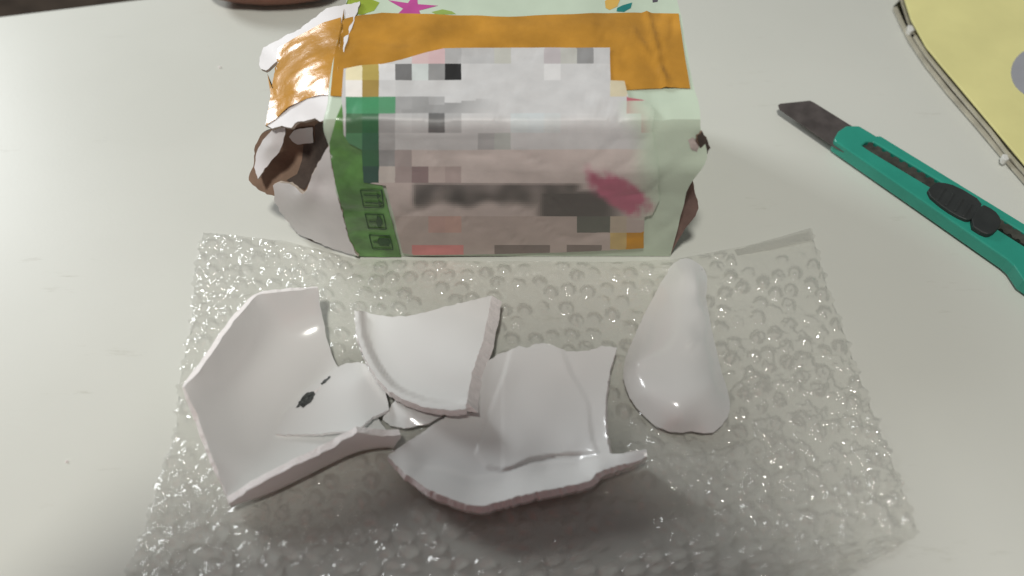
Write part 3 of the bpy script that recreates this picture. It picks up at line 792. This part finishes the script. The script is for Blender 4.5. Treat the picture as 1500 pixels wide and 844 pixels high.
# ------------------------------------------------------------------ utility knife
def make_knife():
    t = empty('utility_knife', tuple(P(1350, 280, 0)))
    tag(t, 'teal plastic snap-off utility knife with its dark blade out, at the right of the box', 'utility knife')
    d = np.array([240, 147])/281.4; n = np.array([d[1], -d[0]])          # along the handle, and across towards the far side
    o0 = np.array([1240, 199.0])
    def L(a, b): return tuple(o0+d*a+n*b)                              # pixel at length a, offset b
    outl = [(1222, 203), (1228, 192), (1240, 184), (1258, 184), (1262, 186), (1380, 257), (1499, 330), (1600, 391), (1670, 434), (1662, 465), (1630, 492), (1580, 472), (1520, 424), (1500, 410), (1486, 389), (1476, 380), (1350, 293), (1224, 207)]
    slot = [(1263, 213), (1270, 207), (1280, 208), (1400, 279), (1500, 341), (1600, 402), (1597, 416), (1500, 360), (1380, 284), (1275, 221)]
    prism('handle', outl, .14, 1.0, M['teal'], t, holes=[slot], bev=.13)
    prism('handle_floor', [(1240, 200), (1290, 200), (1620, 402), (1600, 440), (1500, 372), (1262, 219)], .3, .62, M['teal'], t)
    bl = [(1140, 154), (1143, 152), (1186, 147.5), (1192, 150), (1245, 183), (1300, 216), (1275, 244), (1219, 213), (1142, 160)]
    b = prism('blade', bl, .64, .70, M['blade'], t)
    for k in range(3):
        x0 = np.array([1192+k*30, 152+k*18.6]); x1 = np.array([1165+k*30, 175+k*18.6])
    # toothed rail lying in the slot
    up, dn = [], []
    a0, a1 = np.array([1268, 212.0]), np.array([1600, 408.0]); dd = (a1-a0)/np.linalg.norm(a1-a0); nn = np.array([dd[1], -dd[0]]); LL = np.linalg.norm(a1-a0)
    nt_ = 26
    for k in range(nt_+1):
        s = LL*k/nt_
        up.append(tuple(a0+dd*(s+2)+nn*7.5)); up.append(tuple(a0+dd*(s+LL/nt_*.55)+nn*7.5)); up.append(tuple(a0+dd*(s+LL/nt_*.7)+nn*4.0)); up.append(tuple(a0+dd*(s+LL/nt_*.92)+nn*4.0))
        dn.append(tuple(a0+dd*(s+2)-nn*7.5)); dn.append(tuple(a0+dd*(s+LL/nt_*.55)-nn*7.5)); dn.append(tuple(a0+dd*(s+LL/nt_*.7)-nn*5.0)); dn.append(tuple(a0+dd*(s+LL/nt_*.92)-nn*5.0))
    prism('toothed_rail', up+dn[::-1], .72, .93, M['rail'], t)
    s1 = chaikin([(1357, 282), (1366, 269), (1378, 266), (1402, 272), (1440, 295), (1434, 310), (1424, 322), (1412, 321), (1384, 305)], 1)
    sl = prism('slider', s1, .9, 1.22, M['black'], t, bev=.05)
    s2 = chaikin([(1436, 297), (1458, 308), (1467, 320), (1466, 331), (1455, 342), (1444, 343), (1420, 328)], 1)
    prism('slider_knob', s2, .9, 1.30, M['black'], sl, bev=.06)
    for k in range(4):
        c = np.array([1378+k*13, 283+k*8.0]); 
        prism('grip_ridge', [tuple(c+n*11-d*2), tuple(c+n*11+d*2), tuple(c-n*11+d*2), tuple(c-n*11-d*2)], 1.2, 1.27, M['black'], sl, bev=.02)
    # screw-like end cap outside the picture
    prism('end_cap', [(1655, 425), (1690, 446), (1680, 480), (1645, 500), (1632, 480)], .15, 1.05, M['black'], t, bev=.15)
make_knife()

# ------------------------------------------------------------------ yellow folder
def make_folder():
    t = empty('yellow_folder', tuple(P(1480, 60, 0)))
    tag(t, 'yellow card folder in a clear plastic sleeve at the top right corner', 'folder')
    yl = [(1318, -40), (1326, 0), (1335, 28), (1357, 68), (1380, 96), (1403, 123), (1434, 160), (1465, 197), (1500, 239), (1620, 385)]
    a, b = P(1620, 385), P(1318, -40); pd = (b-a).normalized(); pd = Vector((-pd.y, pd.x, 0)); pd = pd if pd.x > 0 else -pd
    far = [px_of(a+pd*21), px_of(b+pd*21)]; yl += far
    prism('cover', yl, .55, .68, M['yellow'], t, bev=.03)
    prism('back_sheet', [(x-6, y+5) for x, y in yl], .18, .22, M['strip'], t)
    prism('plastic_sleeve', [(1309, 9), (1318, 0), (1310, -46), (far[1][0]+4, far[1][1]-6), (far[0][0]+12, far[0][1]+4), (1620, 405), (1496, 262), (1465, 227), (1428, 184), (1388, 137), (1357, 97), (1331, 58)], .05, .09, M['clear'], t)
    def strip(pts, wd, z0, z1):
        pts = [np.array(p, float) for p in pts]; up, dn = [], []
        for i, p in enumerate(pts):
            q = pts[min(i+1, len(pts)-1)]-pts[max(i-1, 0)]; nn = np.array([q[1], -q[0]])/np.hypot(*q)
            up.append(tuple(p+nn*wd/2)); dn.append(tuple(p-nn*wd/2))
        prism('sleeve_edge', up+dn[::-1], z0, z1, M['strip'], t, bev=.02)
    strip([(1311, 10), (1322, 34), (1334, 58), (1358, 94), (1390, 134), (1430, 180), (1467, 224), (1500, 262), (1616, 400)], 6, .10, .22)
    strip([(1340, 52), (1358, 80), (1383, 111), (1420, 155), (1450, 190), (1473, 220), (1500, 250), (1618, 390)], 5, .30, .42)
    for px, py in ((1334, 41), (1473, 230)):  # white beads stand in for glints on the plastic
        bevel(prism('glint_bead', [(px-4, py-5), (px+3, py-4), (px+6, py+3), (px+1, py+5), (px-4, py+2)], .2, .6, M['white'], t), .05)
    disc = [(1522+41*math.cos(a), 106+43*.86*math.sin(a)) for a in np.linspace(0, 2*math.pi, 33)[:-1]]
    prism('round_patch', disc, .66, .72, M['grey'], t)
make_folder()

# ------------------------------------------------------------------ unidentified rounded brown thing at the far edge
def make_rounded_object():
    a, b = P(296, -33, 1.6), P(500, -36, 1.6)
    n1, n2 = 28, 18; V = []; F = []
    for i in range(n1+1):
        s = i/n1; r = 1.75*(max(0, 1-abs(2*s-1)**3.2))**.5
        c = a.lerp(b, s)
        for j in range(n2):
            q = 2*math.pi*j/n2
            k = 1+.06*noise.noise((s*6, math.cos(q)*1.5, math.sin(q)*1.5))
            V.append((c.x, c.y+r*k*1.2*math.cos(q), max(.02, 1.5+r*k*.85*math.sin(q))))
    for i in range(n1):
        for j in range(n2): F.append((i*n2+j, i*n2+(j+1) % n2, (i+1)*n2+(j+1) % n2, (i+1)*n2+j))
    o = link('rounded_object', V, F, M['rounded_object'], None, True)
    tag(o, 'reddish brown rounded thing out of focus at the far edge behind the torn parcel', 'rounded_object')
make_rounded_object()

# ------------------------------------------------------------------ the photographer at the near edge (shades the near part of the table)
def skinned(name, pts, edges, root, m, parent=None, sub=2):
    me = bpy.data.meshes.new(name)
    off = parent.location if parent else Vector((0, 0, 0))
    me.from_pydata([tuple(Vector(p[:3])*S-off) for p in pts], edges, [])
    me.materials.append(m)
    o = bpy.data.objects.new(name, me); C.objects.link(o)
    if parent: o.parent = parent
    sk = o.modifiers.new('skin', 'SKIN'); sk.use_smooth_shade = True
    lay = me.skin_vertices[0] if len(me.skin_vertices) else None
    if lay is None:
        bm = bmesh.new(); bm.from_mesh(me); bm.verts.layers.skin.verify(); bm.to_mesh(me); bm.free(); lay = me.skin_vertices[0]
    for i, p in enumerate(pts):
        r = p[3]; lay.data[i].radius = (r*S, (p[4] if len(p) > 4 else r)*S); lay.data[i].use_root = (i == root)
    sb = o.modifiers.new('sub', 'SUBSURF'); sb.levels = sub; sb.render_levels = sub
    return o
def make_person():
    t = empty('person', (-6, -70, -30))
    tag(t, 'person in a dark red long sleeved top leaning over the table with a phone', 'person')
    skin = mat('skin', (.46, .26, .18), .5, .06, 60, .1, 300); red = mat('red_cloth', (.45, .05, .045), .85, .15, 80, .4, 500); hair = mat('hair', (.02, .015, .012), .5, .3, 200, .5, 600)
    cx = -6
    pts = [(cx, -64, -30, 15, 11), (cx, -59, -8, 14, 10), (cx, -55, 16, 16, 10), (cx, -52, 36, 10, 7), (cx, -46, 49, 5.2), (cx, -40, 55, 6), (cx, -30, 60, 8.0, 9.0), (cx, -25, 66, 7, 8)]
    ed = [(i, i+1) for i in range(len(pts)-1)]
    def arm(sx, wrist, palm, dirs):
        b = len(pts)
        pts.extend([(cx+sx*17, -54, 31, 5.6), (cx+sx*24, -49, 10, 4.4), wrist+(2.7,), palm+(3.0, 1.6)])
        ed.extend([(3, b), (b, b+1), (b+1, b+2), (b+2, b+3)])
        for f in dirs:
            q = len(pts); prev = b+3
            for k, p in enumerate(f):
                pts.append(tuple(p)+(.95-.12*k,)); ed.append((prev, q+k)); prev = q+k
    pc = CAM-FW*1.3+Vector((-5.5, 0, 0))+UP*2.2           # middle of the phone
    def loc(a, u, w): p = pc+Vector((a, 0, 0))+UP*u+FW*w; return (p.x, p.y, p.z)
    for sx in (-1, 1):
        fg = []
        for k, (u, ln) in enumerate(((2.6, 3.4), (.8, 3.9), (-1.0, 3.6), (-2.7, 2.8))):
            fg.append([loc(sx*10.0, u, .3), loc(sx*9.0, u, 1.0), loc(sx*(9.0-ln*.35), u, 1.15)])
        fg.append([loc(sx*10.2, 3.6, -2.0), loc(sx*8.6, 3.6, -2.2), loc(sx*7.0, 2.6, -1.6)])
        arm(sx, loc(sx*14.5, -4.5, -6.0), loc(sx*11.5, -.5, -1.6), fg)
    body = skinned('body', pts, ed, 0, skin, t)
    sp = [(cx, -64, -30, 16.5, 12.5), (cx, -59, -8, 15.5, 11.5), (cx, -55, 16, 17.5, 11.5), (cx, -52.5, 35, 11.5, 8), (cx, -48.5, 44, 6.4)]
    se = [(i, i+1) for i in range(4)]
    for sx in (-1, 1):
        b = len(sp); e = Vector((cx+sx*24, -49, 10)); wv = Vector(loc(sx*14.5, -4.5, -6.0))
        sp += [(cx+sx*17, -54, 31, 6.8), (cx+sx*24, -49, 10, 5.6), tuple(e.lerp(wv, .85))+(3.9,)]
        se += [(3, b), (b, b+1), (b+1, b+2)]
    skinned('top', sp, se, 0, red, t)
    skinned('hair', [(cx, -41, 62, 5.0), (cx, -36.5, 66.5, 7.6), (cx, -31, 69, 8.8), (cx, -24.5, 71.5, 7.6)], [(0, 1), (1, 2), (2, 3)], 0, hair, t)
    hc = Vector((cx, -28, 62)); fd = Vector((0, .30, -.954)); hu = Vector((0, .954, .30))
    def fp(x, f, u, r): p = hc+fd*f+hu*u; return (p.x+x, p.y, p.z, r)
    white = mat('eye_white', (.75, .73, .70), .2, .02); lip = mat('lip', (.40, .14, .12), .5, .1)
    skinned('nose', [fp(0, 7.2, 1.6, .7), fp(0, 9.0, -1.2, 1.15)], [(0, 1)], 0, skin, t)
    skinned('mouth', [fp(-1.9, 7.9, -3.6, .5), fp(0, 8.4, -3.6, .65), fp(1.9, 7.9, -3.6, .5)], [(0, 1), (1, 2)], 1, lip, t)
    for sx in (-1, 1):
        skinned('ear', [fp(sx*8.0, 0, 1.6, .7), fp(sx*8.6, 0, -1.6, .6)], [(0, 1)], 0, skin, t)
        ey = skinned('eye', [fp(sx*2.6, 7.3, 1.6, .8), fp(sx*3.8, 7.0, 1.6, .8)], [(0, 1)], 0, white, t)
        skinned('pupil', [fp(sx*3.1, 7.95, 1.5, .32), fp(sx*3.3, 7.95, 1.5, .32)], [(0, 1)], 0, M['black'], t)
    # phone
    ph = empty('phone', tuple(pc))
    tag(ph, 'black phone held level above the table in both hands', 'phone')
    def slab(name, a0, a1, u0, u1, w0, w1, m, bv):
        vs = [loc(a, u, w_) for w_ in (w0, w1) for a, u in ((a0, u0), (a1, u0), (a1, u1), (a0, u1))]
        o = link(name, vs, [(0, 1, 2, 3), (7, 6, 5, 4), (0, 4, 5, 1), (1, 5, 6, 2), (2, 6, 7, 3), (3, 7, 4, 0)], m, ph)
        bm = bmesh.new(); bm.from_mesh(o.data); bmesh.ops.recalc_face_normals(bm, faces=bm.faces); bm.to_mesh(o.data); bm.free()
        return bevel(o, bv, 3)
    slab('phone_body', -8.2, 8.2, -3.8, 3.8, -.4, .4, M['black'], .3)
    slab('screen', -7.9, 7.9, -3.5, 3.5, -.44, -.39, M['rail'], .02)
    slab('camera_plate', 3.6, 7.6, -3.3, -1.1, .38, .55, M['black'], .08)
make_person()
